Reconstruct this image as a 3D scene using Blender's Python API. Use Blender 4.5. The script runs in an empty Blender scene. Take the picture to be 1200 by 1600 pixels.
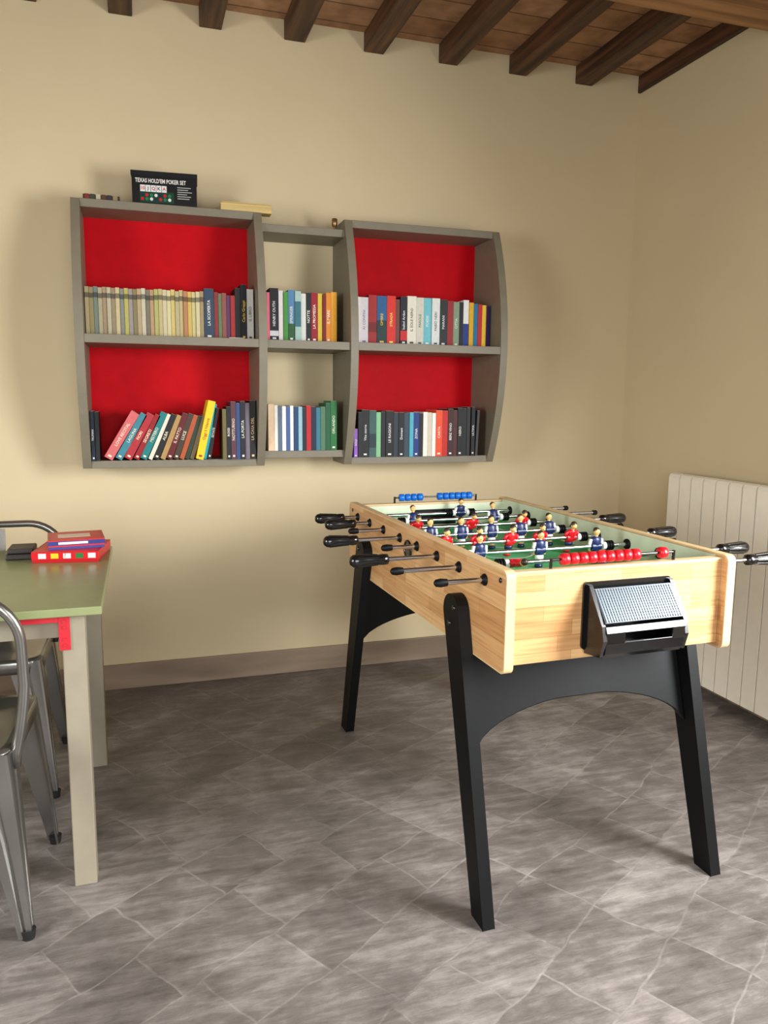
import bpy, bmesh, math, random
from mathutils import Vector, Matrix
random.seed(7)
SC=bpy.context.scene
COL=bpy.context.collection
def lin(c):
    o=[]
    for x in c[:3]:
        x=x/255.
        o.append(x/12.92 if x<=0.04045 else ((x+0.055)/1.055)**2.4)
    return (o[0],o[1],o[2],1.0)
# ------------------------------------------------------------ materials
def new_mat(name):
    m=bpy.data.materials.new(name);m.use_nodes=True
    nt=m.node_tree;b=nt.nodes['Principled BSDF']
    return m,nt,b
def N(nt,t,**kw):
    n=nt.nodes.new(t)
    for k,v in kw.items(): setattr(n,k,v)
    return n
def mat(name,rgb,rough=.5,metal=0.,var=.08,scale=20.,bump=0.,bscale=60.,coat=0.,spec=.5):
    m,nt,b=new_mat(name)
    c=lin(rgb)
    tc=N(nt,'ShaderNodeTexCoord')
    nz=N(nt,'ShaderNodeTexNoise');nz.inputs['Scale'].default_value=scale;nz.inputs['Detail'].default_value=4
    nt.links.new(tc.outputs['Object'],nz.inputs['Vector'])
    r=N(nt,'ShaderNodeValToRGB')
    r.color_ramp.elements[0].position=.3;r.color_ramp.elements[1].position=.7
    r.color_ramp.elements[0].color=[x*(1-var) for x in c[:3]]+[1]
    r.color_ramp.elements[1].color=[min(1,x*(1+var)) for x in c[:3]]+[1]
    nt.links.new(nz.outputs['Fac'],r.inputs['Fac']);nt.links.new(r.outputs['Color'],b.inputs['Base Color'])
    b.inputs['Roughness'].default_value=rough;b.inputs['Metallic'].default_value=metal
    b.inputs['Coat Weight'].default_value=coat
    b.inputs['Specular IOR Level'].default_value=spec
    if bump>0:
        n2=N(nt,'ShaderNodeTexNoise');n2.inputs['Scale'].default_value=bscale;n2.inputs['Detail'].default_value=6
        nt.links.new(tc.outputs['Object'],n2.inputs['Vector'])
        bp=N(nt,'ShaderNodeBump');bp.inputs['Strength'].default_value=bump;bp.inputs['Distance'].default_value=.004
        nt.links.new(n2.outputs['Fac'],bp.inputs['Height']);nt.links.new(bp.outputs['Normal'],b.inputs['Normal'])
    return m
def attr_mat(name,rough=.55):
    m,nt,b=new_mat(name)
    a=N(nt,'ShaderNodeAttribute');a.attribute_name='Col'
    nz=N(nt,'ShaderNodeTexNoise');nz.inputs['Scale'].default_value=90
    tc=N(nt,'ShaderNodeTexCoord');nt.links.new(tc.outputs['Object'],nz.inputs['Vector'])
    mx=N(nt,'ShaderNodeMixRGB',blend_type='MULTIPLY');mx.inputs[0].default_value=.2
    nt.links.new(a.outputs['Color'],mx.inputs[1]);nt.links.new(nz.outputs['Fac'],mx.inputs[2])
    nt.links.new(mx.outputs[0],b.inputs['Base Color']);b.inputs['Roughness'].default_value=rough
    b.inputs['Specular IOR Level'].default_value=.35
    return m
def wood_block(name):
    m,nt,b=new_mat(name)
    tc=N(nt,'ShaderNodeTexCoord');sp=N(nt,'ShaderNodeSeparateXYZ');nt.links.new(tc.outputs['Object'],sp.inputs[0])
    ad=N(nt,'ShaderNodeMath',operation='ADD');nt.links.new(sp.outputs[0],ad.inputs[0]);nt.links.new(sp.outputs[1],ad.inputs[1])
    cb=N(nt,'ShaderNodeCombineXYZ');nt.links.new(ad.outputs[0],cb.inputs[0]);nt.links.new(sp.outputs[2],cb.inputs[1])
    br=N(nt,'ShaderNodeTexBrick');br.offset=.37;br.squash=1.3;br.squash_frequency=3
    br.inputs['Scale'].default_value=1;br.inputs['Mortar Size'].default_value=0.0006;br.inputs['Mortar Smooth'].default_value=.5
    br.inputs['Brick Width'].default_value=.21;br.inputs['Row Height'].default_value=.037;br.inputs['Bias'].default_value=0
    br.inputs['Color1'].default_value=lin((194,144,92));br.inputs['Color2'].default_value=lin((222,180,126));br.inputs['Mortar'].default_value=lin((172,120,74))
    nt.links.new(cb.outputs[0],br.inputs['Vector'])
    mp=N(nt,'ShaderNodeMapping');mp.inputs['Scale'].default_value=(6,140,1);nt.links.new(cb.outputs[0],mp.inputs[0])
    nz=N(nt,'ShaderNodeTexNoise');nz.inputs['Scale'].default_value=1;nz.inputs['Detail'].default_value=5;nt.links.new(mp.outputs[0],nz.inputs['Vector'])
    rp=N(nt,'ShaderNodeValToRGB');rp.color_ramp.elements[0].color=(.72,.66,.6,1);rp.color_ramp.elements[1].color=(1,1,1,1)
    rp.color_ramp.elements[0].position=.3;rp.color_ramp.elements[1].position=.6
    nt.links.new(nz.outputs['Fac'],rp.inputs[0])
    mx=N(nt,'ShaderNodeMixRGB',blend_type='MULTIPLY');mx.inputs[0].default_value=.8
    nt.links.new(br.outputs['Color'],mx.inputs[1]);nt.links.new(rp.outputs[0],mx.inputs[2]);nt.links.new(mx.outputs[0],b.inputs['Base Color'])
    b.inputs['Roughness'].default_value=.38
    return m
def grain(name,rgb1,rgb2,axis='y',rough=.6,dens=40):
    m,nt,b=new_mat(name)
    tc=N(nt,'ShaderNodeTexCoord');mp=N(nt,'ShaderNodeMapping')
    s={'x':(1.5,dens,dens),'y':(dens,1.5,dens),'z':(dens,dens,1.5)}[axis];mp.inputs['Scale'].default_value=s
    nt.links.new(tc.outputs['Object'],mp.inputs[0])
    nz=N(nt,'ShaderNodeTexNoise');nz.inputs['Scale'].default_value=1;nz.inputs['Detail'].default_value=7;nz.inputs['Distortion'].default_value=.6
    nt.links.new(mp.outputs[0],nz.inputs['Vector'])
    rp=N(nt,'ShaderNodeValToRGB');rp.color_ramp.elements[0].color=lin(rgb1);rp.color_ramp.elements[1].color=lin(rgb2)
    rp.color_ramp.elements[0].position=.35;rp.color_ramp.elements[1].position=.68
    nt.links.new(nz.outputs['Fac'],rp.inputs[0]);nt.links.new(rp.outputs[0],b.inputs['Base Color'])
    bp=N(nt,'ShaderNodeBump');bp.inputs['Strength'].default_value=.4;bp.inputs['Distance'].default_value=.003
    nt.links.new(nz.outputs['Fac'],bp.inputs['Height']);nt.links.new(bp.outputs[0],b.inputs['Normal'])
    b.inputs['Roughness'].default_value=rough
    return m
def wall_mat(name,rgb):
    m,nt,b=new_mat(name)
    tc=N(nt,'ShaderNodeTexCoord')
    nz=N(nt,'ShaderNodeTexNoise');nz.inputs['Scale'].default_value=1.3;nz.inputs['Detail'].default_value=5;nt.links.new(tc.outputs['Object'],nz.inputs['Vector'])
    c=lin(rgb);rp=N(nt,'ShaderNodeValToRGB')
    rp.color_ramp.elements[0].position=.3;rp.color_ramp.elements[1].position=.7
    rp.color_ramp.elements[0].color=[x*.95 for x in c[:3]]+[1];rp.color_ramp.elements[1].color=[x*1.03 for x in c[:3]]+[1]
    nt.links.new(nz.outputs['Fac'],rp.inputs[0]);nt.links.new(rp.outputs[0],b.inputs['Base Color'])
    n2=N(nt,'ShaderNodeTexNoise');n2.inputs['Scale'].default_value=7;n2.inputs['Detail'].default_value=7;n2.inputs['Roughness'].default_value=.45;nt.links.new(tc.outputs['Object'],n2.inputs['Vector'])
    bp=N(nt,'ShaderNodeBump');bp.inputs['Strength'].default_value=.25;bp.inputs['Distance'].default_value=.01
    nt.links.new(n2.outputs['Fac'],bp.inputs['Height']);nt.links.new(bp.outputs[0],b.inputs['Normal'])
    b.inputs['Roughness'].default_value=.8;b.inputs['Specular IOR Level'].default_value=.3
    return m
def floor_mat():
    m,nt,b=new_mat('stamped_stone_floor')
    L=nt.links
    tc=N(nt,'ShaderNodeTexCoord')
    nd=N(nt,'ShaderNodeTexNoise');nd.inputs['Scale'].default_value=1.9;nd.inputs['Detail'].default_value=4;nd.inputs['Roughness'].default_value=.55;L.new(tc.outputs['Object'],nd.inputs['Vector'])
    ms=N(nt,'ShaderNodeMixRGB',blend_type='LINEAR_LIGHT');ms.inputs[0].default_value=.06
    L.new(tc.outputs['Object'],ms.inputs[1]);L.new(nd.outputs['Color'],ms.inputs[2])
    mp=N(nt,'ShaderNodeMapping');mp.inputs['Rotation'].default_value=(0,0,math.radians(-32));L.new(ms.outputs[0],mp.inputs[0])
    br=N(nt,'ShaderNodeTexBrick');br.offset=.43;br.squash=.7;br.squash_frequency=2
    br.inputs['Scale'].default_value=1;br.inputs['Mortar Size'].default_value=.0045;br.inputs['Mortar Smooth'].default_value=1
    br.inputs['Brick Width'].default_value=.28;br.inputs['Row Height'].default_value=.18
    br.inputs['Color1'].default_value=(0,0,0,1);br.inputs['Color2'].default_value=(1,1,1,1);br.inputs['Mortar'].default_value=(.5,.5,.5,1)
    L.new(mp.outputs[0],br.inputs['Vector'])
    def streak(rot,seed,dist=.3):
        q=N(nt,'ShaderNodeMapping');q.inputs['Rotation'].default_value=(0,0,math.radians(rot));q.inputs['Scale'].default_value=(6.,30,1);q.inputs['Location'].default_value=(seed,seed,0)
        L.new(tc.outputs['Object'],q.inputs[0])
        z=N(nt,'ShaderNodeTexNoise');z.inputs['Scale'].default_value=1;z.inputs['Detail'].default_value=8;z.inputs['Roughness'].default_value=.68;z.inputs['Distortion'].default_value=dist
        L.new(q.outputs[0],z.inputs['Vector']);return z
    s1=streak(22,1);s2=streak(-58,5);s3=streak(-15,9)
    st1=N(nt,'ShaderNodeMath',operation='GREATER_THAN');st1.inputs[1].default_value=.35;L.new(br.outputs['Color'],st1.inputs[0])
    st2=N(nt,'ShaderNodeMath',operation='GREATER_THAN');st2.inputs[1].default_value=.68;L.new(br.outputs['Color'],st2.inputs[0])
    sm0=N(nt,'ShaderNodeMixRGB');L.new(st1.outputs[0],sm0.inputs[0]);L.new(s1.outputs['Fac'],sm0.inputs[1]);L.new(s2.outputs['Fac'],sm0.inputs[2])
    sm=N(nt,'ShaderNodeMixRGB');L.new(st2.outputs[0],sm.inputs[0]);L.new(sm0.outputs[0],sm.inputs[1]);L.new(s3.outputs['Fac'],sm.inputs[2])
    big=N(nt,'ShaderNodeTexNoise');big.inputs['Scale'].default_value=3.6;big.inputs['Detail'].default_value=10;big.inputs['Roughness'].default_value=.7;big.inputs['Distortion'].default_value=0;L.new(tc.outputs['Object'],big.inputs['Vector'])
    av=N(nt,'ShaderNodeMixRGB');av.inputs[0].default_value=.55;L.new(sm.outputs[0],av.inputs[1]);L.new(big.outputs['Fac'],av.inputs[2])
    a2=N(nt,'ShaderNodeMixRGB');a2.inputs[0].default_value=.07;L.new(av.outputs[0],a2.inputs[1]);L.new(br.outputs['Color'],a2.inputs[2])
    rp=N(nt,'ShaderNodeValToRGB')
    e=rp.color_ramp.elements;e[0].position=.36;e[0].color=lin((76,70,66));e[1].position=.65;e[1].color=lin((152,144,138))
    e2=rp.color_ramp.elements.new(.5);e2.color=lin((109,102,97))
    L.new(a2.outputs[0],rp.inputs[0])
    mn=N(nt,'ShaderNodeMapRange');mn.inputs['From Min'].default_value=.4;mn.inputs['From Max'].default_value=.62;mn.inputs['To Min'].default_value=.08;mn.inputs['To Max'].default_value=.42;L.new(big.outputs['Fac'],mn.inputs['Value'])
    mm=N(nt,'ShaderNodeMath',operation='MULTIPLY');L.new(mn.outputs[0],mm.inputs[1]);L.new(br.outputs['Fac'],mm.inputs[0])
    mo=N(nt,'ShaderNodeMixRGB');L.new(mm.outputs[0],mo.inputs[0]);L.new(rp.outputs[0],mo.inputs[1]);mo.inputs[2].default_value=lin((166,158,151))
    L.new(mo.outputs[0],b.inputs['Base Color'])
    rr=N(nt,'ShaderNodeMapRange');rr.inputs['To Min'].default_value=.28;rr.inputs['To Max'].default_value=.6;L.new(sm.outputs[0],rr.inputs['Value']);L.new(rr.outputs[0],b.inputs['Roughness'])
    bp=N(nt,'ShaderNodeBump');bp.inputs['Strength'].default_value=.8;bp.inputs['Distance'].default_value=.008
    L.new(a2.outputs[0],bp.inputs['Height']);L.new(bp.outputs[0],b.inputs['Normal'])
    return m
def brick_ceiling():
    m,nt,b=new_mat('terracotta_ceiling');L=nt.links
    tc=N(nt,'ShaderNodeTexCoord')
    br=N(nt,'ShaderNodeTexBrick');br.inputs['Scale'].default_value=1;br.inputs['Brick Width'].default_value=.3395;br.inputs['Row Height'].default_value=.15;br.inputs['Mortar Size'].default_value=.004;br.offset=0
    br.inputs['Color1'].default_value=lin((164,120,86));br.inputs['Color2'].default_value=lin((196,152,116));br.inputs['Mortar'].default_value=lin((110,82,60))
    L.new(tc.outputs['Object'],br.inputs['Vector'])
    nz=N(nt,'ShaderNodeTexNoise');nz.inputs['Scale'].default_value=9;nz.inputs['Detail'].default_value=8;L.new(tc.outputs['Object'],nz.inputs['Vector'])
    rp=N(nt,'ShaderNodeValToRGB');rp.color_ramp.elements[0].color=(.5,.45,.4,1);rp.color_ramp.elements[0].position=.35;rp.color_ramp.elements[1].position=.6
    L.new(nz.outputs['Fac'],rp.inputs[0])
    mx=N(nt,'ShaderNodeMixRGB',blend_type='MULTIPLY');mx.inputs[0].default_value=.8;L.new(br.outputs['Color'],mx.inputs[1]);L.new(rp.outputs[0],mx.inputs[2])
    L.new(mx.outputs[0],b.inputs['Base Color']);b.inputs['Roughness'].default_value=.85
    return m
# ------------------------------------------------------------ mesh builder
class MB:
    def __init__(s): s.v=[];s.f=[];s.m=[];s.c=[];s.s=[]
    def add(s,verts,faces,mi=0,col=(1,1,1,1),smooth=False,M=None):
        o=len(s.v)
        for p in verts:
            p=Vector(p)
            if M is not None: p=M@p
            s.v.append(tuple(p))
        for f in faces:
            s.f.append([i+o for i in f]);s.m.append(mi);s.c.append(col);s.s.append(smooth)
    def box(s,x0,x1,y0,y1,z0,z1,mi=0,col=(1,1,1,1),M=None):
        v=[(x0,y0,z0),(x1,y0,z0),(x1,y1,z0),(x0,y1,z0),(x0,y0,z1),(x1,y0,z1),(x1,y1,z1),(x0,y1,z1)]
        s.add(v,[(0,3,2,1),(4,5,6,7),(0,1,5,4),(1,2,6,5),(2,3,7,6),(3,0,4,7)],mi,col,False,M)
    def lathe(s,p0,d,prof,n=16,mi=0,col=(1,1,1,1),smooth=True,M=None,caps=True):
        p0=Vector(p0);d=Vector(d).normalized()
        a=d.orthogonal().normalized();b=d.cross(a)
        v=[];f=[]
        for t,r in prof:
            for k in range(n):
                an=2*math.pi*k/n;v.append(p0+d*t+(a*math.cos(an)+b*math.sin(an))*r)
        for i in range(len(prof)-1):
            for k in range(n):
                k2=(k+1)%n;f.append((i*n+k,i*n+k2,(i+1)*n+k2,(i+1)*n+k))
        s.add(v,f,mi,col,smooth,M)
        if caps:
            s.add(v[:n],[tuple(reversed(range(n)))],mi,col,False,M)
            s.add(v[-n:],[tuple(range(n))],mi,col,False,M)
    def cyl(s,p0,p1,r0,r1=None,n=16,mi=0,col=(1,1,1,1),M=None):
        d=Vector(p1)-Vector(p0);s.lathe(p0,d,[(0,r0),(d.length,r0 if r1 is None else r1)],n,mi,col,True,M)
    def ell(s,c,rx,ry,rz,mi=0,col=(1,1,1,1),n=12,M=None):
        v=[];f=[];h=n//2+1
        for i in range(1,h):
            ph=math.pi*i/h
            for k in range(n):
                a=2*math.pi*k/n;v.append((c[0]+rx*math.sin(ph)*math.cos(a),c[1]+ry*math.sin(ph)*math.sin(a),c[2]+rz*math.cos(ph)))
        t=len(v);v.append((c[0],c[1],c[2]+rz));v.append((c[0],c[1],c[2]-rz))
        for i in range(h-2):
            for k in range(n): f.append((i*n+k,(i+1)*n+k,(i+1)*n+(k+1)%n,i*n+(k+1)%n))
        for k in range(n):
            f.append((t,k,(k+1)%n));f.append((t+1,(h-2)*n+(k+1)%n,(h-2)*n+k))
        s.add(v,f,mi,col,True,M)
    def prism(s,poly,axis,a0,a1,mi=0,col=(1,1,1,1),M=None,smooth=False):
        def P(p,a): return {'x':(a,p[0],p[1]),'y':(p[0],a,p[1]),'z':(p[0],p[1],a)}[axis]
        n=len(poly);v=[P(p,a0) for p in poly]+[P(p,a1) for p in poly]
        s.add(v,[tuple(range(n)),tuple(reversed(range(n,2*n)))],mi,col,False,M)
        s.add(v,[(i,n+i,n+(i+1)%n,(i+1)%n) for i in range(n)],mi,col,smooth,M)
    def tube(s,pts,r,n=10,mi=0,col=(1,1,1,1),M=None):
        pts=[Vector(p) for p in pts];v=[];f=[];up=None
        for i,p in enumerate(pts):
            d=(pts[min(i+1,len(pts)-1)]-pts[max(i-1,0)]).normalized()
            if up is None: up=d.orthogonal().normalized()
            a=(up-d*up.dot(d)).normalized();up=a;b=d.cross(a)
            for k in range(n):
                an=2*math.pi*k/n;v.append(p+(a*math.cos(an)+b*math.sin(an))*r)
        for i in range(len(pts)-1):
            for k in range(n):
                k2=(k+1)%n;f.append((i*n+k,i*n+k2,(i+1)*n+k2,(i+1)*n+k))
        f.append(tuple(reversed(range(n))));f.append(tuple(range((len(pts)-1)*n,len(pts)*n)))
        s.add(v,f,mi,col,True,M)
    def loft(s,secs,mi=0,col=(1,1,1,1),M=None,smooth=True):
        n=len(secs[0]);v=[p for q in secs for p in q];f=[]
        for i in range(len(secs)-1):
            for k in range(n):
                k2=(k+1)%n;f.append((i*n+k,i*n+k2,(i+1)*n+k2,(i+1)*n+k))
        f.append(tuple(reversed(range(n))));f.append(tuple(range((len(secs)-1)*n,len(secs)*n)))
        s.add(v,f,mi,col,smooth,M)
    def text(s,body,size,M,mi=0,col=(1,1,1,1),maxw=None,bold=0.0):
        cu=bpy.data.curves.new('tmp','FONT');cu.body=body;cu.size=size;cu.align_x='CENTER';cu.align_y='CENTER';cu.extrude=.0002;cu.resolution_u=2;cu.offset=bold
        o=bpy.data.objects.new('tmp',cu);COL.objects.link(o);bpy.context.view_layer.update()
        w=o.dimensions.x
        me=o.evaluated_get(bpy.context.evaluated_depsgraph_get()).to_mesh()
        sc=1.0
        if maxw and w>maxw: sc=maxw/w
        S=Matrix.Diagonal((sc,max(sc,.8) if sc<1 else 1,1,1))
        s.add([v.co.copy() for v in me.vertices],[tuple(p.vertices) for p in me.polygons],mi,col,False,M@S)
        bpy.data.objects.remove(o);bpy.data.curves.remove(cu)
    def build(s,name,mats,parent=None,bevel=0,seg=2,fix=True):
        me=bpy.data.meshes.new(name);me.from_pydata(s.v,[],s.f)
        for m in mats: me.materials.append(m)
        for p,mi,sm in zip(me.polygons,s.m,s.s): p.material_index=mi;p.use_smooth=sm
        ca=me.color_attributes.new('Col','FLOAT_COLOR','CORNER')
        for p,c in zip(me.polygons,s.c):
            for li in p.loop_indices: ca.data[li].color=c
        if fix:
            bm=bmesh.new();bm.from_mesh(me);bmesh.ops.recalc_face_normals(bm,faces=bm.faces);bm.to_mesh(me);bm.free()
        o=bpy.data.objects.new(name,me);COL.objects.link(o)
        if parent: o.parent=parent
        if bevel>0:
            b=o.modifiers.new('b','BEVEL');b.width=bevel;b.segments=seg;b.limit_method='ANGLE';b.angle_limit=math.radians(50)
        return o
def empty(name,loc=(0,0,0),rz=0):
    e=bpy.data.objects.new(name,None);COL.objects.link(e);e.location=loc;e.rotation_euler=(0,0,rz);e.empty_display_size=.1;return e

W=3.3522;C=2.3343;XL=-2.4;YB=-1.7;CZ=2.778
# ------------------------------------------------------------ room
M_wall=wall_mat('cream_plaster',(211,194,157))
M_floor=floor_mat();M_ceil=brick_ceiling()
M_beam=grain('dark_beam_wood',(44,26,15),(104,67,40),'y',.6,30)
M_gird=grain('girder_wood',(120,78,44),(176,128,82),'x',.5,25)
M_base=grain('baseboard_stone',(116,98,80),(156,136,114),'x',.5,9)
M_white=mat('white_frame',(235,232,225),.4)
b=MB();b.box(XL-.15,C+.15,YB-.15,W+.15,-.1,0);b.build('floor',[M_floor])
b=MB();b.box(XL-.15,C+.15,YB-.15,W+.15,CZ,CZ+.1);b.build('ceiling',[M_ceil])
b=MB();b.box(XL-.15,C+.15,W,W+.15,0,CZ);b.build('wall_back',[M_wall])
def wall_open(name,axis,a0,a1,lo,hi,o0,o1,z0,z1):
    b=MB()
    def bx(s0,s1,za,zb):
        if axis=='x': b.box(a0,a1,s0,s1,za,zb)
        else: b.box(s0,s1,a0,a1,za,zb)
    bx(lo,o0,0,CZ);bx(o1,hi,0,CZ);bx(o0,o1,0,z0);bx(o0,o1,z1,CZ)
    b.build(name,[M_wall])
RW=(.1,.95,.85,1.85)
LW=(.2,1.1,.85,1.95)
BW=(-.7,.9,.3,2.2)
wall_open('wall_right','x',C,C+.15,YB,W,*RW)
wall_open('wall_left','x',XL-.15,XL,YB,W,*LW)
wall_open('wall_front','y',YB-.15,YB,XL,C,*BW)
def window(name,axis,a,o0,o1,z0,z1):
    b=MB();t=.05
    def bx(s0,s1,za,zb):
        if axis=='x': b.box(a-.03,a+.03,s0,s1,za,zb)
        else: b.box(s0,s1,a-.03,a+.03,za,zb)
    bx(o0,o0+t,z0,z1);bx(o1-t,o1,z0,z1);bx(o0+t,o1-t,z0,z0+t);bx(o0+t,o1-t,z1-t,z1)
    c=(o0+o1)/2;bx(c-.03,c+.03,z0+t,z1-t)
    b.build(name,[M_white],bevel=.004)
window('window_1','x',C+.09,*RW);window('window_2','x',XL-.09,*LW);window('window_3','y',YB-.09,*BW)
b=MB();b.box(XL,C-.012,W-.012,W,0,.11);b.build('baseboard_back',[M_base],bevel=.003)
b=MB();b.box(C-.012,C,YB,W-.012,0,.11);b.build('baseboard_right',[M_base],bevel=.003)
# joists
b=MB()
i=-7
while i<8:
    xc=-.0158+.3395*i
    if xc>XL:
        b.box(xc-.044,min(xc+.044,C),YB,W,2.7004,CZ)
    i+=1
b.build('ceiling_joists',[M_beam],bevel=.004)
b=MB();b.box(XL,C,2.2,2.5,2.61,2.7004);b.build('ceiling_girder',[M_gird],bevel=.008)

# ------------------------------------------------------------ wall bookshelf
M_shelf=mat('taupe_paint',(120,112,94),.5,bump=.15,var=.06)
M_red=mat('red_back_panel',(188,0,14),.6,var=.06,spec=.12)
zt,zb=1.971,.9715
def dep(z,zt=zt,zb=zb,e=.195,m=.31):
    zc=(zt+zb)/2;hh=(zt-zb)/2;u=(z-zc)/hh;return e+(m-e)*(1-u*u)
WB=W-.001
def panel(b,x0,x1,za=zb,zc=zt):
    n=28;poly=[(WB,za)]+[(WB-dep(za+(zc-za)*k/n),za+(zc-za)*k/n) for k in range(n+1)]+[(WB,zc)]
    b.prism(poly,'x',x0,x1)
b=MB();T=.032
def shelfbox(x0,x1):
    panel(b,x0,x0+T);panel(b,x1-T,x1)
    b.box(x0+T,x1-T,WB-dep(zt)-.003,WB,zt-.03,zt);b.box(x0+T,x1-T,WB-dep(zb)-.003,WB,zb,zb+.03)
    b.box(x0+T,x1-T,WB-dep(1.46)+.002,WB,1.443,1.475)
shelfbox(-.2146,.486);shelfbox(.824,1.5206)
b.box(.486,.824,WB-.2,WB,1.9,1.93);b.box(.486,.824,WB-.2,WB,1.003,1.033);b.box(.486,.824,WB-.3,WB,1.443,1.475)
SH=empty('wall_bookshelf')
b.build('frame',[M_shelf],SH,bevel=.0015)
b=MB()
for x0,x1 in ((-.2146+T,.486-T),(.824+T,1.5206-T)):
    b.box(x0,x1,WB-.012,WB-.0005,zb+.03,1.443);b.box(x0,x1,WB-.012,WB-.0005,1.475,zt-.03)
b.build('red_backs',[M_red],SH)
# ------------------------------------------------------------ books
B=MB()
def book(x0,w,z0,h,rgb,tilt=0.,yf=W-.215,dp=.13,label=None,lc=(240,235,220),band=None):
    M=Matrix.Translation((x0,yf,z0))@Matrix.Rotation(tilt,4,'Y')
    c=lin(rgb);g=.0006
    B.box(g,w-g,0,dp,0,h,0,c,M)
    B.box(g+.0015,w-g-.0015,.002,dp+.001,.002,h+.0004,0,lin((222,214,196)),M)
    if band: B.box(g,w-g,-.0004,.0002,h*band[0],h*band[1],0,lin(band[2]),M)
    if label:
        R=Matrix(((0,-1,0,w/2),(0,0,-1,-.0006),(1,0,0,h*.52),(0,0,0,1)))
        B.text(label,min(w*.75,.0155),M@R,0,lin(lc),h*.68,bold=.0001)
        B.box(w*.3,w*.7,-.0005,.0002,h*.04,h*.075,0,lin(lc),M)
def row(x0,x1,z0,lst,yf=W-.215):
    tot=sum(l[0] for l in lst);x=x0
    for l in lst:
        w=l[0]*(x1-x0)/tot;book(x,w,z0,l[1],l[2],0,yf+random.uniform(0,.008),.13,l[3] if len(l)>3 else None,l[4] if len(l)>4 else (240,235,220),l[5] if len(l)>5 else None);x+=w
# upper left
Z1=1.4755
ul=[]
seq=[(176,160,116),(160,146,100),(130,142,130),(190,180,146),(176,150,116),(186,176,146),(146,130,100),(196,180,136),(130,130,120),(180,170,90),(150,140,134),(130,120,84),(180,156,120),(196,188,160),(120,112,96),(180,146,106),(172,172,104),(190,174,120),(200,190,156),(210,198,146),(206,184,110),(184,170,130),(196,180,126),(180,126,86),(206,176,90),(200,188,130),(206,194,150),(160,140,100)]
for c in seq: ul.append((7,.178+random.uniform(-.002,.004),c,None,None,(.78,.88,tuple(int(q*.6) for q in c))))
ul+=[(17,.192,(46,66,86),'LA SCOPERTA'),(8,.18,(130,50,50)),(6,.176,(96,120,80)),(8,.178,(140,80,70)),(7,.17,(90,50,90)),(8,.17,(160,40,36)),(10,.2,(24,24,26)),(11,.215,(18,18,20),'Carlo Greppi',(230,190,60)),(12,.198,(196,194,186),'IL LIBRO',(60,60,60))]
row(-.18,.448,Z1,ul)
B.box(-.03,.27,W-.228,W-.12,1.4752,1.4756,0,lin((238,236,228)))
B.box(.35,.41,W-.2185,W-.217,1.4757,1.484,0,lin((230,228,220)))
# upper mid
um=[(6,.19,(226,110,124)),(17,.208,(20,20,22),'HENRY OUTH',(240,240,240),(.1,.2,(220,220,220))),(9,.2,(236,230,226)),(9,.195,(74,150,60)),(13,.204,(80,130,170),'SPRINGER',(240,240,220),(.0,.35,(40,90,50))),(12,.2,(160,190,180),None,None,(.3,.8,(50,110,120))),(10,.192,(214,214,206)),(10,.196,(24,26,30),'NOTTE'),(13,.198,(150,16,34),'LA PROMESSA'),(9,.196,(214,184,50)),(7,.19,(120,24,24)),(10,.2,(224,134,30),'IL MARE'),(12,.204,(240,170,50))]
row(.5,.79,Z1,um)
# upper right
ur=[(7,.19,(236,230,222)),(14,.19,(226,216,220),'AI CONFINI',(120,120,140)),(14,.2,(170,36,36),None,None,(.25,.45,(120,24,24))),(17,.198,(34,90,140),'OMBRE',(240,200,60),(.05,.5,(24,54,54))),(15,.2,(214,40,30),'STRADA',(250,230,120)),(8,.188,(110,60,50)),(12,.2,(20,22,36),'Isabel Arden',(230,230,230),(.1,.3,(200,30,30))),(16,.204,(228,222,204),'IL SOLE NERO',(50,50,50)),(13,.2,(210,206,190),'PAROLE',(60,90,90)),(14,.2,(110,190,200),'POESIE',(240,240,230)),(14,.2,(222,224,220),'FABIO NERI',(70,90,100)),(14,.196,(36,42,42),'MARANI',(230,230,230)),(11,.192,(150,36,42)),(11,.19,(130,150,120),'CITTA',(240,240,230)),(7,.19,(22,26,36)),(10,.2,(230,230,225),None,None,(.0,.5,(24,54,130))),(8,.19,(220,170,20)),(8,.186,(30,110,150)),(8,.184,(190,30,30)),(8,.182,(240,200,50)),(7,.18,(60,30,90))]
row(.87,1.482,Z1,ur)
# lower middle
Z2=1.0335
lm=[(12,.19,(228,196,160)),(7,.186,(236,232,220)),(8,.18,(90,110,130)),(8,.182,(236,234,228)),(8,.18,(70,96,150)),(7,.184,(240,236,226)),(9,.18,(30,66,110)),(8,.18,(150,190,200)),(8,.176,(26,36,50)),(10,.184,(190,30,36)),(10,.18,(26,36,60)),(9,.176,(50,120,140)),(10,.18,(80,120,90)),(10,.196,(24,90,54)),(13,.205,(34,110,54),'ORLANDO')]
row(.5,.79,Z2,lm)
# lower right
Z3=1.002
lr=[(8,.12,(150,100,196),'SOLE'),(8,.19,(26,26,30)),(16,.2,(22,22,24),'Vite storte',(230,230,230)),(15,.198,(56,90,84),None,None,(.2,.5,(30,50,60))),(10,.19,(130,190,140)),(10,.192,(20,20,22)),(17,.196,(16,16,20),'LE RAGIONI',(240,240,240)),(10,.19,(40,50,60)),(13,.19,(16,16,18),'Domani',(240,240,240)),(11,.186,(50,70,80)),(9,.19,(80,170,190)),(12,.19,(24,54,124),'ZONA',(240,240,240)),(9,.186,(20,20,26)),(10,.192,(240,236,226)),(10,.19,(214,204,184)),(8,.188,(250,246,236)),(15,.2,(236,80,40),'CARTA',(250,230,220)),(12,.198,(196,34,24)),(13,.206,(60,26,30),'BERE VINO',(240,240,240)),(9,.2,(80,36,36)),(12,.21,(20,20,22),'NERO'),(10,.208,(20,30,30)),(8,.212,(40,36,40))]
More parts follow.
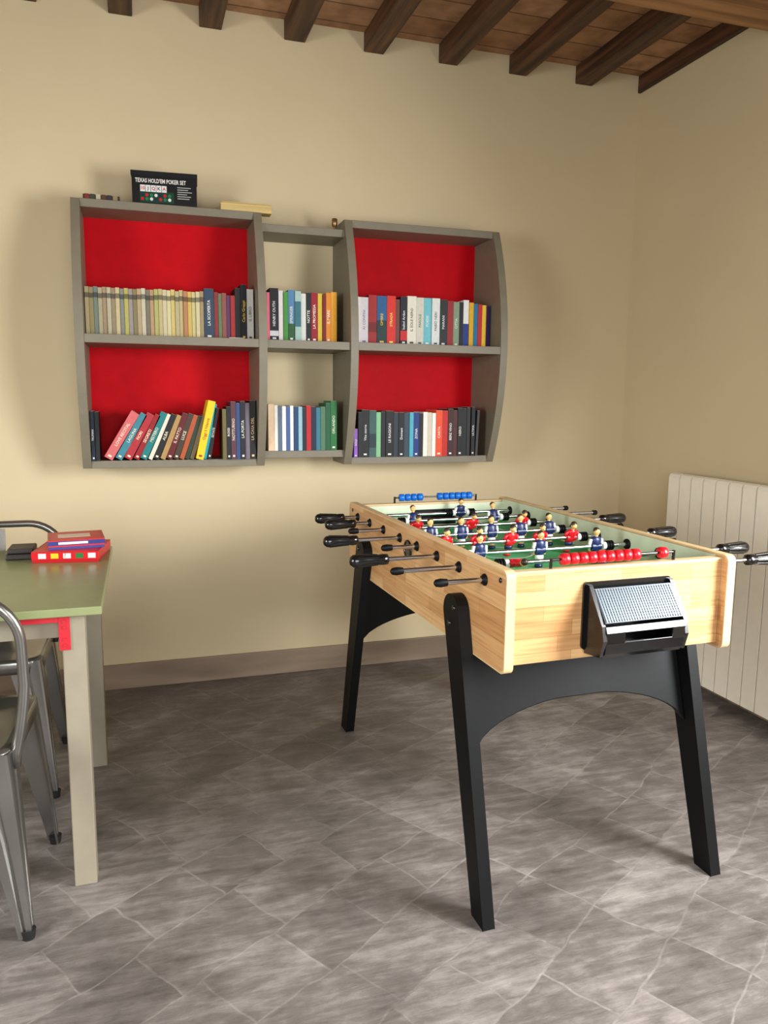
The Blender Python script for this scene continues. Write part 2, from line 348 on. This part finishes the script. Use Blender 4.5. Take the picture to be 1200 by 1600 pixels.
row(.865,1.40,Z3,lr)
book(1.403,.018,Z3,.215,(20,20,22),0,label='ULTIMA',lc=(220,220,220))
book(1.424,.012,Z3,.2,(60,60,60),math.radians(2))
# lower left : dark upright books, a leaning run, then uprights
book(-.18,.014,Z3,.19,(20,32,50),0,label='TRUMAN',lc=(230,230,240))
book(-.165,.016,Z3,.187,(24,24,26))
lean=[(.034,.205,(210,104,104),'LOVE RECITAL',31),(.027,.2,(60,130,144),'LAGUNA',30),(.03,.195,(176,44,50),'FIORI',28),(.022,.192,(150,24,30),'SEGRETI',27),(.026,.198,(20,124,124),'MISTERO',25),(.016,.192,(226,220,200),None,24),(.024,.188,(30,26,26),'ALBA',23),(.02,.184,(176,140,84),None,22),(.024,.19,(100,24,26),'IL PATTO',21),(.022,.188,(70,54,40),'LUCE',20),(.019,.182,(176,84,44),None,19),(.018,.178,(44,60,40),None,18),(.016,.18,(130,110,80),None,17)]
x=-.135
for w,h,c,t,a in lean:
    a=math.radians(a)
    book(x,w,Z3+w*math.sin(a)+.0005,h,c,a,label=t,lc=(244,232,200));x+=w/math.cos(a)+.0008
a=math.radians(13)
book(x+.004,.03,Z3+.03*math.sin(a),.235,(240,206,30),a,yf=W-.24,label='Oggi il Niente',lc=(170,50,20));x+=.0355
book(x,.012,Z3+.004,.222,(30,170,190),math.radians(12));x+=.014
book(x,.016,Z3+.004,.205,(26,30,32),math.radians(10),label='ESTATE');x+=.05
x=max(x,.315)
up=[(9,.2,(110,100,60)),(10,.21,(24,26,30),'ROSSI'),(12,.23,(90,54,66),'NOTTURNO',(230,220,200)),(9,.225,(50,76,124)),(12,.232,(30,30,42),'LA PORTA'),(10,.225,(120,110,120)),(14,.235,(26,22,20),'LA CASA DEL',(230,200,150))]
row(x,.449,Z3,up,W-.225)
M_book=attr_mat('book_covers')
BK=B.build('books',[M_book],None,fix=False)

# ------------------------------------------------------------ items on top of shelf
def fmat(x,y,z,rz=0):
    return Matrix.Translation((x,y,z))@Matrix.Rotation(rz,4,'Z')@Matrix(((1,0,0,0),(0,0,-1,0),(0,1,0,0),(0,0,0,1)))
M_attr=attr_mat('printed_card',.35)
b=MB()
rz=math.radians(-4);P0=Matrix.Translation((.003,W-.185,zt))@Matrix.Rotation(rz,4,'Z')
K=lin((14,14,16))
b.box(0,.237,0,.11,0,.102,0,K,P0);b.box(-.003,.24,-.003,.113,.102,.118,0,lin((22,22,26)),P0)
b.box(.028,.152,-.0004,.0002,.006,.046,0,lin((16,58,44)),P0)
def pt(t,s,x,z,c,w=None,bold=.0003): b.text(t,s,P0@fmat(x,-.0008,z),0,lin(c),w,bold)
pt("TEXAS HOLD'EM POKER SET",.026,.105,.083,(240,236,228),.185,.0005)
for k,t in enumerate("10 J Q K A".split()):
    x0=.03+k*.0195
    b.box(x0,x0+.0178,-.0007,0,.044,.068,0,lin((226,226,222)),P0)
    pt(t,.016,x0+.009,.056,[(190,20,30),(20,20,20)][k%2])
for k in range(14):
    x0=.037+(k%7)*.0165;z0=.018+(k//7)*.014
    c=[(190,30,40),(30,120,70),(220,220,214),(30,36,60)][k%4]
    b.cyl((x0,-.001,z0),(x0,.001,z0),.006,n=12,col=lin(c),M=P0)
for k in range(6): b.box(.165,.165+[.05,.04,.054,.036,.05,.044][k],-.0006,0,.064-k*.008,.067-k*.008,0,lin((170,170,166)),P0)
b.build('poker_set_box',[M_attr],bevel=0)
b=MB();P0=Matrix.Translation((-.172,W-.17,zt))
b.box(0,.13,0,.085,0,.022,0,lin((58,48,40)),P0)
for k in range(6): b.box(.006+k*.02,.022+k*.02,-.0008,.07,.004,.0235,0,lin([(130,50,40),(60,70,50),(190,180,150),(90,60,40),(50,50,60),(150,130,90)][k]),P0)
b.build('card_deck_tray',[M_attr])
M_pale=grain('pale_wood',(186,158,96),(216,190,126),'x',.45,60)
b=MB();b.box(.33,.53,W-.19,W-.13,zt,zt+.03);b.box(.333,.527,W-.192,W-.128,zt+.03,zt+.034);b.build('domino_box',[M_pale],bevel=.002)
b=MB();M_br=mat('aged_brass',(150,120,80),.35,.8)
b.lathe((.795,W-.15,1.93),(0,0,1),[(0,.012),(.004,.012),(.007,.004),(.016,.004),(.022,.011),(.05,.012),(.052,.009)],n=16);b.build('small_brass_cup',[M_br])

# ------------------------------------------------------------ foosball table
FT=empty('foosball_table',(.7651,1.4968,0),.0271)
Wd,Ln,ZB,ZT=.638,1.2193,.6305,.87
M_wood=wood_block('beech_block')
M_edge=mat('light_edge_banding',(210,180,132),.45)
M_blk=mat('black_laminate',(8,9,10),.5,bump=.05,spec=.22)
M_plast=mat('black_plastic',(12,12,13),.22,coat=.4)
M_chr=mat('chrome',(195,197,202),.2,1.,var=.03)
M_green=mat('green_pitch',(24,172,88),.4)
M_inner=mat('pale_green_lining',(206,216,186),.4)
M_line=mat('white_line',(236,242,234),.35)
M_redp=mat('red_plastic',(206,22,34),.3)
M_blup=mat('blue_plastic',(14,104,200),.3)
t=.022
def rrect(y0,y1,z0,z1,r,n=6):
    p=[]
    for cx,cy,a0 in ((y1-r,z0+r,-90),(y1-r,z1-r,0),(y0+r,z1-r,90),(y0+r,z0+r,180)):
        for k in range(n+1):
            a=math.radians(a0+90*k/n);p.append((cx+r*math.cos(a),cy+r*math.sin(a)))
    return p
b=MB()
pr=rrect(0,Ln,ZB,ZT,.018)
b.prism(pr,'x',.0,t,0);b.prism(pr,'x',Wd-t,Wd,0)
b.box(t,Wd-t,.022,.042,ZB+.012,ZT-.012,0);b.box(t,Wd-t,Ln-.042,Ln-.022,ZB+.012,ZT-.012,0)
b.box(t,Wd-t,.042,Ln-.042,ZB+.02,ZB+.035,0)
b.build('wood_body',[M_wood],FT,bevel=.0015)
b=MB()
def band(x0,x1):
    n=len(pr)
    cy,cz=Ln/2,(ZB+ZT)/2
    o2=[(y+(.0012 if y>cy else -.0012),z+(.0012 if z>cz else -.0012)) for y,z in pr]
    v=[];f=[]
    for (y,z) in o2: v+=[(x0,y,z),(x1,y,z)]
    for i in range(n): j=(i+1)%n;f.append((2*i,2*i+1,2*j+1,2*j))
    b.add(v,f)
    for xx in (x0,x1):
        v=[];f=[]
        for (y,z),(y2,z2) in zip(o2,pr):
            v+=[(xx,y,z),(xx,y2+(-.003 if y2>cy else .003),z2+(-.003 if z2>cz else .003))]
        for i in range(n): j=(i+1)%n;f.append((2*i,2*i+1,2*j+1,2*j))
        b.add(v,f)
band(-.0006,t+.0006);band(Wd-t-.0006,Wd+.0006)
b.box(t,Wd-t,.0205,.0435,ZT-.012,ZT-.007);b.box(t,Wd-t,Ln-.0435,Ln-.0205,ZT-.012,ZT-.007)
b.build('edge_banding',[M_edge],FT)
FZ=.777
b=MB()
b.box(t,Wd-t,.042,Ln-.042,FZ-.01,FZ,0)
b.box(t+.0008,t+.005,.042,Ln-.042,FZ,ZT-.004,1);b.box(Wd-t-.005,Wd-t-.0008,.042,Ln-.042,FZ,ZT-.004,1)
b.box(t+.005,Wd-t-.005,.042,.047,FZ,ZT-.014,1);b.box(t+.005,Wd-t-.005,Ln-.047,Ln-.042,FZ,ZT-.014,1)
for yy in (.047,Ln-.049): b.box(Wd/2-.09,Wd/2+.09,yy,yy+.002,FZ+.002,FZ+.06,3)
z1=FZ+.0006;L0=.006
def ln(x0,x1,y0,y1): b.box(x0,x1,y0,y1,FZ,z1,2)
ln(t+.005,Wd-t-.005,Ln/2-L0/2,Ln/2+L0/2)
for k in range(40):
    a=2*math.pi*k/40;a2=2*math.pi*(k+1)/40;r0,r1=.085,.0905
    c=(Wd/2,Ln/2)
    b.add([(c[0]+r*math.cos(q),c[1]+r*math.sin(q),z1) for r,q in ((r0,a),(r1,a),(r1,a2),(r0,a2))],[(0,1,2,3)],2)
for s in (0,1):
    for wd,dp in ((.2,.2),(.12,.09)):
        y0=.047 if s==0 else Ln-.047;y1=y0+dp if s==0 else y0-dp
        ya,yb=min(y0,y1),max(y0,y1)
        ln(Wd/2-wd,Wd/2-wd+L0,ya,yb);ln(Wd/2+wd-L0,Wd/2+wd,ya,yb);ln(Wd/2-wd,Wd/2+wd,(y1-L0/2),(y1+L0/2))
for sx in (t+.005,Wd-t-.005):
    for sy in (.047,Ln-.047):
        dx=.07*(1 if sx<.3 else -1);dy=.07*(1 if sy<.6 else -1)
        b.add([(sx,sy,FZ),(sx+dx,sy,FZ),(sx,sy+dy,FZ),(sx,sy,FZ+.02)],[(0,1,3),(0,3,2),(1,2,3)],0)
b.build('playfield',[M_green,M_inner,M_line,M_blk],FT)
# legs
def legpoly(flip=False,top=(.228,.722),foot=(.032,0.),wt=.09,wf=.064):
    tc=Vector(top);fc=Vector(foot)
    p=[(fc.x-wf/2,0),(fc.x+wf/2,0)]
    R=wt/2
    d=(tc-fc).normalized();nrm=Vector((d.y,-d.x))
    a0=math.atan2(nrm.y,nrm.x)
    for k in range(13):
        a=a0+math.pi*k/12;p.append((tc.x+R*math.cos(a),tc.y+R*math.sin(a)))
    if flip: p=[(Ln-y,z) for y,z in p]
    return p
b=MB()
LT=.032
for fl in (False,True):
    b.prism(legpoly(fl),'x',-LT,-.0008,0);b.prism(legpoly(fl),'x',Wd+.0008,Wd+LT,0)
    n=24;xs=[0+(Wd)*k/n for k in range(n+1)]
    lo=[]
    for k,x in enumerate(xs):
        u=(x-Wd/2)/(Wd/2);z=.36+.125*math.sqrt(max(0,1-u*u*.97));lo.append((x,min(z,.482)))
    def yy(z): 
        y=.032+(.228-.032)*z/.722;return y if not fl else Ln-y
    v=[];f=[];th=.018
    for x,z in lo:
        for zz in (z,ZB+.001):
            for d in (0,th):
                y=yy(zz)+(d if not fl else -d);v.append((x,y,zz))
    for k in range(n):
        a=4*k;c=4*(k+1)
        f+= [(a,c,c+2,a+2),(a+1,a+3,c+3,c+1),(a,a+1,c+1,c),(a+2,c+2,c+3,a+3)]
    f+=[(0,2,3,1),(4*n,4*n+1,4*n+3,4*n+2)]
    b.add(v,f,0)
b.build('legs',[M_blk],FT,bevel=.003)
b=MB()
for fl in (False,True):
    for (y,z) in ((.21,.735),(.235,.69)):
        y=Ln-y if fl else y
        b.lathe((-LT,y,z),(-1,0,0),[(-.002,.008),(.002,.008),(.0035,.005)],n=12);b.lathe((Wd+LT,y,z),(1,0,0),[(-.002,.008),(.002,.008),(.0035,.005)],n=12)
b.build('leg_bolts',[M_plast],FT)
rodsY=[1.112,.975,.832,.68,.539,.392,.250,.106]
RZ=.829
ext={0:(-.052,.86,'L'),1:(-.052,.90,'L'),2:(-.10,.82,'R'),3:(-.135,.80,'L'),4:(-.09,.80,'R'),5:(-.14,.78,'L'),6:(-.165,.815,'R'),7:(-.11,.775,'R')}
rb=MB();hb=MB();bb=MB();wb=MB()
def handle(x,y,d):
    prof=[(0,.0085),(.004,.0145),(.018,.015),(.03,.0135),(.06,.016),(.085,.018),(.098,.0165),(.106,.010),(.108,.002)]
    hb.lathe((x,y,RZ),(d,0,0),prof,n=20)
    for k in range(10):
        a=2*math.pi*k/10
        p0=Vector((x+d*.03,y+.0135*math.cos(a),RZ+.0135*math.sin(a)));p1=Vector((x+d*.09,y+.0172*math.cos(a),RZ+.0172*math.sin(a)))
        hb.cyl(p0,p1,.0018,n=6)
for i,y in enumerate(rodsY):
    x0,x1,side=ext[i]
    rb.cyl((x0,y,RZ),(x1,y,RZ),.006,n=16)
    bb.lathe((-.0005,y,RZ),(-1,0,0),[(0,.0145),(.003,.0145),(.006,.011),(.009,.0095)],n=20)
    bb.lathe((Wd+.0005,y,RZ),(1,0,0),[(0,.014),(.003,.014),(.006,.0105),(.009,.0095)],n=20)
    bb.lathe((t+.005,y,RZ),(1,0,0),[(0,.016),(.004,.016),(.006,.012)],n=20)
    bb.lathe((Wd-t-.005,y,RZ),(-1,0,0),[(0,.016),(.004,.016),(.006,.012)],n=20)
    if side=='L': handle(x0,y,-1);bb.lathe((x1,y,RZ),(1,0,0),[(-.012,.009),(.002,.0095),(.006,.006)],n=16)
    else: handle(x1,y,1);bb.lathe((x0,y,RZ),(-1,0,0),[(-.012,.0085),(.004,.0105),(.016,.0085),(.02,.004)],n=16)
rb.build('rods',[M_chr],FT);hb.build('handles',[M_plast],FT)
M_skin=mat('painted_skin',(222,176,110),.4);M_hair=mat('painted_hair',(50,34,22),.4);M_wh=mat('painted_white',(236,236,232),.35);M_navy=mat('navy_plastic',(22,38,84),.35)
pb=MB()
def sec(z,rx,ry,cy=0,n=10): return [(rx*math.cos(2*math.pi*k/n),cy+ry*math.sin(2*math.pi*k/n),z) for k in range(n)]
def player(x,y,ang,team):
    M=Matrix.Translation((x,y,RZ))@Matrix.Rotation(math.radians(ang),4,'X')
    J=0 if team=='r' else 1
    S=4 if team=='b' else 1
    pb.lathe((-.015,0,0),(1,0,0),[(0,.0115),(.03,.0115)],n=14,mi=J,M=M)
    pb.loft([sec(-.016,.0125,.009),sec(-.008,.013,.0105),sec(.008,.0148,.011),sec(.02,.018,.010),sec(.026,.015,.008),sec(.03,.005,.005)],J,M=M)
    for s in (-1,1):
        pb.loft([[(p[0]+s*.0178,p[1],p[2]) for p in sec(.022,.005,.006)],[(p[0]+s*.02,p[1],p[2]) for p in sec(.008,.0046,.0055)],[(p[0]+s*.018,p[1]+.002,p[2]) for p in sec(-.008,.0036,.0045)]],4 if team=='b' else J,M=M)
        pb.ell((s*.0175,.003,-.011),.004,.0045,.005,2,M=M,n=8)
    pb.lathe((0,0,.026),(0,0,1),[(0,.0055),(.01,.005)],n=10,mi=2,M=M)
    pb.ell((0,0,.043),.0095,.0102,.0115,2,M=M)
    pb.ell((0,.0018,.047),.0099,.01,.0092,3,M=M)
    pb.ell((0,-.0105,.042),.0015,.002,.002,2,M=M,n=6)
    pb.loft([sec(-.029,.012,.0085),sec(-.022,.0135,.010),sec(-.014,.0125,.0095)],S,M=M)
    pb.loft([sec(-.042,.0098,.0068),sec(-.034,.0105,.0072),sec(-.028,.0112,.0078)],2,M=M)
    pb.loft([sec(-.0505,.0125,.010,0,8),sec(-.046,.013,.0105,0,8),sec(-.040,.0105,.0078,0,8)],J,M=M)
teams=['b','b','r','b','r','b','r','r']
pos=[[.40],[.16,.47],[.11,.31,.5],[.10,.205,.31,.415,.52],[.085,.19,.30,.40,.51],[.125,.315,.50],[.16,.46],[.33]]
angs=[8,-15,35,-6,24,4,78,160]
for i,y in enumerate(rodsY):
    for k,x in enumerate(pos[i]): player(x,y,angs[i],teams[i])
    x0=pos[i][0];x1=pos[i][-1]
    for xx,d in ((max(x0-.034,t+.035),-1),(min(x1+.034,Wd-t-.035),1)):
        for q in range(3): bb.lathe((xx+d*q*.0085,y,RZ),(d,0,0),[(0,.0115),(.002,.0148),(.005,.0148),(.007,.0115)],n=16)
        wb.cyl((xx-d*.012,y,RZ),(xx-d*.001,y,RZ),.0115,n=14)
pb.build('players',[M_redp,M_navy,M_skin,M_hair,M_wh],FT);bb.build('bumpers_and_bushings',[M_blk],FT);wb.build('collars',[M_wh],FT)
sb=MB()
def beads(y,xs,mi,x0,x1):
    z=ZT+.013
    sb.cyl((x0,y,z),(x1,y,z),.003,n=8,mi=2)
    for xx in (x0,x1): sb.lathe((xx,y,ZT-.007),(0,0,1),[(0,.004),(.024,.004)],n=8,mi=2)
    for x in xs: sb.lathe((x,y,z),(1,0,0),[(.0005,.009),(.003,.0138),(.019,.0138),(.0225,.009)],n=14,mi=mi)
beads(.032,[.155+.0245*k for k in range(9)]+[.43],0,.13,.475)
beads(Ln-.032,[.182+.0245*k for k in range(4)]+[.337+.0245*k for k in range(6)],1,.165,.50)
sb.build('score_beads',[M_redp,M_blup,M_plast],FT)
# ball return
g=MB()
yb=.022
x0,x1=.212,.458
g.prism(rrect(x0,x1,.664,.828,.01),'y',yb-.006,yb,0)
for xa,xb in ((x0+.008,x0+.018),(x1-.010,x1)):
    g.prism([(yb-.006,.822),(yb-.014,.822),(yb-.072,.738),(yb-.08,.705),(yb-.068,.664),(yb-.006,.656)],'x',xa,xb,0)
xa,xb=x0+.018,x1-.010
g.prism([(yb-.006,.668),(yb-.006,.658),(yb-.062,.66),(yb-.074,.672),(yb-.078,.70),(yb-.071,.70),(yb-.066,.68),(yb-.058,.67)],'x',xa,xb,0)
g.prism([(yb-.066,.735),(yb-.073,.738),(yb-.08,.722),(yb-.073,.719)],'x',xa,xb,0)
g.box(xa,xa+.05,yb-.079,yb-.071,.695,.725,0);g.box(xb-.035,xb,yb-.079,yb-.071,.695,.725,0)
g.build('ball_return_tray',[M_plast],FT,bevel=.0015)
g=MB()
M_grey=mat('grey_ribbed_plastic',(98,106,112),.32,.3)
A=Vector((0,yb-.016,.812));Bv=Vector((0,yb-.070,.744));d=(Bv-A);n_=Vector((0,-d.z,d.y)).normalized()
if n_.y>0:n_=-n_
def sl(xa,xb,t0,t1,h,mi=0):
    p=[A+d*t0,A+d*t1];v=[]
    for q in p:
        for hh in (0,h): 
            w=q+n_*hh;v+=[(xa,w.y,w.z),(xb,w.y,w.z)]
    g.add(v,[(0,1,3,2),(4,6,7,5),(0,4,5,1),(2,3,7,6),(0,2,6,4),(1,5,7,3)],mi)
sl(xa,xb,0,1,.003)
for k in range(30):
    xx=xa+.002+k*(xb-xa-.004)/30;sl(xx,xx+.004,.02,.98,.0048)
for k in range(12): sl(xa+.002,xb-.002,.04+k*.078,.055+k*.078,.0052)
g.build('ball_return_cover',[M_grey],FT)
g=MB()
g.lathe((-.0005,.028,.845),(-1,0,0),[(0,.006),(.002,.006),(.003,.004)],n=12);g.lathe((-.0005,Ln-.04,.845),(-1,0,0),[(0,.006),(.002,.006),(.003,.004)],n=12)
g.build('panel_bolts',[M_plast],FT)
g=MB();g.lathe((-.0005,.61,.805),(-1,0,0),[(0,.03),(.004,.03),(.006,.024),(.003,.022)],n=28);g.build('ball_entry',[M_plast],FT)

# ------------------------------------------------------------ dining table
M_top=mat('olive_laminate',(134,141,96),.3,var=.05)
M_leg=mat('taupe_leg_paint',(144,135,115),.45,var=.05)
M_rbr=mat('red_bracket',(190,24,40),.4)
DT=empty('dining_table')
b=MB();b.box(-1.6,-.104,1.926,2.727,.722,.7435);b.build('tabletop',[M_top],DT,bevel=.003)
b=MB()
for x in (-.2,-1.56):
    for y in (1.955,2.625): b.box(x,x+.054,y,y+.054,0,.7215)
b.build('legs',[M_leg],DT,bevel=.003)
b=MB();b.box(-1.5,-.2,1.985,2.005,.655,.7215);b.box(-1.5,-.2,2.64,2.66,.655,.7215);b.box(-.185,-.165,2.009,2.625,.655,.7215);b.build('apron',[M_leg],DT,bevel=.002)
b=MB()
b.box(-.206,-.18,1.951,1.9547,.632,.7212);b.box(-.3,-.206,1.951,1.96,.703,.7212);b.box(-.206,-.2003,1.9547,1.98,.632,.7212)
for z in (.645,.66,.69,.705): b.cyl((-.193,1.9485,z),(-.193,1.952,z),.004,n=10)
b.build('red_bracket',[M_rbr],DT,bevel=.001)
# ------------------------------------------------------------ items on table
ZTt=.744
def gamebox(name,x0,x1,y0,y1,z0,z1,rz,top,side,extra):
    b=MB();M=Matrix.Translation(((x0+x1)/2,(y0+y1)/2,z0))@Matrix.Rotation(rz,4,'Z')
    hx,hy,h=(x1-x0)/2,(y1-y0)/2,z1-z0
    b.box(-hx,hx,-hy,hy,h*.3,h,0,lin(top),M);b.box(-hx+.0015,hx-.0015,-hy+.0015,hy-.0015,0,h*.3,0,lin(side),M)
    extra(b,M,hx,hy,h);b.build(name,[M_attr],bevel=0)
def e1(b,M,hx,hy,h):
    b.box(-hx+.01,hx-.01,-hy+.01,hy-.01,h,h+.0004,0,lin((226,44,40)),M)
    for k,c in enumerate([(240,240,235),(240,200,40),(240,240,235),(40,120,60),(240,240,235)]):
        x=-hx+.02+k*.036
        b.box(x,x+.022,-hy-.0006,-hy,h*.4,h*.85,0,lin(c),M)
    b.text('?',.02,M@fmat(0,-hy-.0008,h*.62),0,lin((190,20,30)))
def e2(b,M,hx,hy,h):
    b.box(-hx+.012,hx-.012,-hy+.01,hy-.01,h,h+.0004,0,lin((214,60,50)),M)
    b.box(-hx+.03,hx-.04,-hy+.05,hy-.05,h+.0004,h+.0008,0,lin((236,214,190)),M)
    b.box(-hx,hx,-hy-.0006,-hy,h*.45,h*.9,0,lin((44,50,120)),M)
    b.box(-hx+.03,hx-.05,-hy-.001,-hy,h*.55,h*.8,0,lin((236,236,230)),M)
gamebox('red_game_box',-.315,-.12,2.475,2.675,ZTt,ZTt+.034,math.radians(-8),(206,24,30),(180,20,26),e1)
gamebox('board_game_box',-.29,-.125,2.51,2.67,ZTt+.035,ZTt+.064,math.radians(6),(200,40,40),(60,60,130),e2)
b=MB();M_lea=mat('dark_leather',(36,30,26),.45,bump=.3)
b.box(-.41,-.325,2.55,2.66,ZTt,ZTt+.018);b.box(-.405,-.33,2.555,2.655,ZTt+.018,ZTt+.034);b.build('leather_wallet',[M_lea],bevel=.004)

# ------------------------------------------------------------ metal chairs
M_gun=mat('gunmetal',(150,148,143),.25,.9,var=.15,scale=6)
M_rub=mat('rubber_foot',(20,20,20),.7)
def chair(cx,cy,rz,name,hw=.215):
    CH=empty(name,(cx,cy,0),rz)
    b=MB()
    def rsq(h,r,z,n=6):
        p=[]
        for sx,sy,a0 in ((1,1,0),(-1,1,90),(-1,-1,180),(1,-1,270)):
            for k in range(n+1):
                a=math.radians(a0+90*k/n);p.append((sx*(h-r)+r*math.cos(a),sy*(h-r)+r*math.sin(a),z))
        return p
    b.loft([rsq(.188,.05,.405),rsq(.19,.05,.44),rsq(.184,.045,.45),rsq(.167,.04,.449),rsq(.15,.04,.443),rsq(.03,.012,.441)])
    b.build('seat',[M_gun],CH)
    b=MB();b.cyl((0,0,.4412),(0,0,.4425),.013,n=18);b.build('seat_hole',[M_rub],CH)
    b=MB();r=MB()
    for sx in (-1,1):
        for sy in (-1,1):
            secs=[]
            for (u,wv) in ((0,.095),(.15,.085),(.5,.06),(.85,.038),(1,.03)):
                px=.184+(.216-.184)*(u**.9);py=.184+(.21-.184)*(u**.9);z=.44*(1-u)+.004
                o=[(-wv,0),(-.62*wv,0),(-.5*wv,-.006),(-.38*wv,0),(-.1*wv,0),(-.03*wv,-.03*wv),(0,-.1*wv),(0,-.38*wv),(-.006,-.5*wv),(0,-.62*wv),(0,-wv)]
                inn=[(-.005,-wv),(-.006,-.1*wv-.004),(-.1*wv-.004,-.006),(-wv,-.005)]
                secs.append([(sx*(px+a),sy*(py+c),z) for a,c in o+inn])
            b.loft(secs,smooth=False)
            r.lathe((sx*.206,sy*.2,0),(0,0,1),[(0,.014),(.022,.017)],n=12)
    b.box(-.17,.17,-.008,.008,.395,.412);b.box(-.008,.008,-.17,.17,.38,.395)
    b.build('legs',[M_gun],CH,bevel=.001);r.build('rubber_feet',[M_rub],CH)
    b=MB();pts=[];n=10
    zt_=.815
    def yb(z): return -.15-.03*((z-.43)/.39)
    def hx(z): return .19+(hw-.19)*min(1,max(0,(z-.43)/.16))**.7
    for z in (.40,.44,.48,.52,.56,.6,.66): pts.append((-hx(z),yb(z),z))
    R=.115
    for k in range(n+1):
        a=math.radians(180-90*k/n);pts.append((-hw+R+R*math.cos(a),yb(zt_-R+R*math.sin(a)),zt_-R+R*math.sin(a)))
    for k in range(n+1):
        a=math.radians(90-90*k/n);pts.append((hw-R+R*math.cos(a),yb(zt_-R+R*math.sin(a)),zt_-R+R*math.sin(a)))
    for z in (.66,.6,.56,.52,.48,.44,.40): pts.append((hx(z),yb(z),z))
    b.tube(pts,.012,12)
    secs=[]
    for z in (.44,.52,.6,.7,.8):
        y=yb(z)+.004+.01*math.sin((z-.44)/.36*math.pi);hwz=.052
        secs.append([(-hwz,y,z),(-.03,y-.004,z),(-.02,y,z),(.02,y,z),(.03,y-.004,z),(hwz,y,z),(hwz,y+.003,z),(-hwz,y+.003,z)])
    b.loft(secs,smooth=False)
    b.build('backrest',[M_gun],CH)
chair(-.484,1.997,-.05,'metal_chair',.222)
chair(-.50,2.655,math.pi,'metal_chair.001',.235)

# ------------------------------------------------------------ radiator
M_rad=mat('cream_enamel',(242,235,216),.35,var=.02)
b=MB();R0=C-.1;y=2.846;sw=.0735;z0,z1=.055,.938
for k in range(17):
    ya=y-sw*(k+1)+.0035;yb_=y-sw*k-.0035
    b.prism([(R0,z0),(R0,z1-.02),(R0+.006,z1-.006),(R0+.018,z1),(R0+.022,z1),(R0+.01,z1-.03),(R0+.01,z0)],'y',ya,yb_,0)
    b.box(R0+.01,R0+.075,(ya+yb_)/2-.004,(ya+yb_)/2+.004,z0+.02,z1-.03,0)
    b.box(R0+.07,R0+.076,ya+.006,yb_-.006,z0+.02,z1-.02,0)
    for q in range(3):
        b.box(R0+.026+q*.017,R0+.034+q*.017,ya,yb_,z1-.022-q*.002,z1-.004-q*.003,0)
    b.box(R0+.02,R0+.075,ya,ya+.003,z1-.05,z1-.01,0);b.box(R0+.02,R0+.075,yb_-.003,yb_,z1-.05,z1-.01,0)
for z in (z0+.06,z1-.07): b.cyl((R0+.045,y-sw*17,z),(R0+.045,y,z),.02,n=14)
for yy_ in (y-.15,y-1.0):
    for z in (.15,.85): b.box(R0+.06,C-.0005,yy_-.012,yy_+.012,z-.012,z+.012,0)
b.lathe((R0+.045,y,z1-.07),(0,1,0),[(0,.02),(.012,.02),(.014,.012)],n=16);b.lathe((R0+.045,y,z0+.06),(0,1,0),[(0,.02),(.012,.02),(.014,.012)],n=16)
b.build('radiator',[M_rad],None,bevel=.0025)

# ------------------------------------------------------------ lights
def area(name,loc,direction,sx,sy,power,col,spread=180):
    l=bpy.data.lights.new(name,'AREA');l.shape='RECTANGLE';l.size=sx;l.size_y=sy;l.energy=power;l.color=col;l.spread=math.radians(spread)
    o=bpy.data.objects.new(name,l);COL.objects.link(o);o.location=loc
    o.rotation_euler=Vector(direction).to_track_quat('-Z','Y').to_euler();return o
area('daylight_right',(C-.16,(RW[0]+RW[1])/2,(RW[2]+RW[3])/2),(-1,.3,-.4),RW[1]-RW[0],RW[3]-RW[2],88,(.96,.98,1),145)
area('daylight_left',(XL+.16,(LW[0]+LW[1])/2,(LW[2]+LW[3])/2),(1,.5,-.55),LW[1]-LW[0],LW[3]-LW[2],44,(.95,.97,1),140)
area('daylight_front',((BW[0]+BW[1])/2,YB+.2,(BW[2]+BW[3])/2),(.2,1,-.75),BW[1]-BW[0],BW[3]-BW[2],54,(.94,.97,1),140)
w=bpy.data.worlds.new('World');SC.world=w;w.use_nodes=True
w.node_tree.nodes['Background'].inputs[0].default_value=(.85,.92,1,1);w.node_tree.nodes['Background'].inputs[1].default_value=1.0
SC.view_settings.view_transform='Standard'
# ------------------------------------------------------------ camera
yaw,pitch,roll,h,f=.3085,.1460,.0093,1.2462,1194.717
F=Vector((math.sin(yaw)*math.cos(pitch),math.cos(yaw)*math.cos(pitch),-math.sin(pitch)))
R=Vector((math.cos(yaw),-math.sin(yaw),0));U=R.cross(F)
c,s=math.cos(roll),math.sin(roll)
R2=c*R+s*U;U2=c*U-s*R
cd=bpy.data.cameras.new('camera');cd.sensor_fit='VERTICAL';cd.sensor_height=24;cd.lens=f/1600*24;cd.clip_start=.05
co=bpy.data.objects.new('camera',cd);COL.objects.link(co)
mm=Matrix((( R2.x,U2.x,-F.x,0),(R2.y,U2.y,-F.y,0),(R2.z,U2.z,-F.z,h),(0,0,0,1)))
co.matrix_world=mm
SC.camera=co
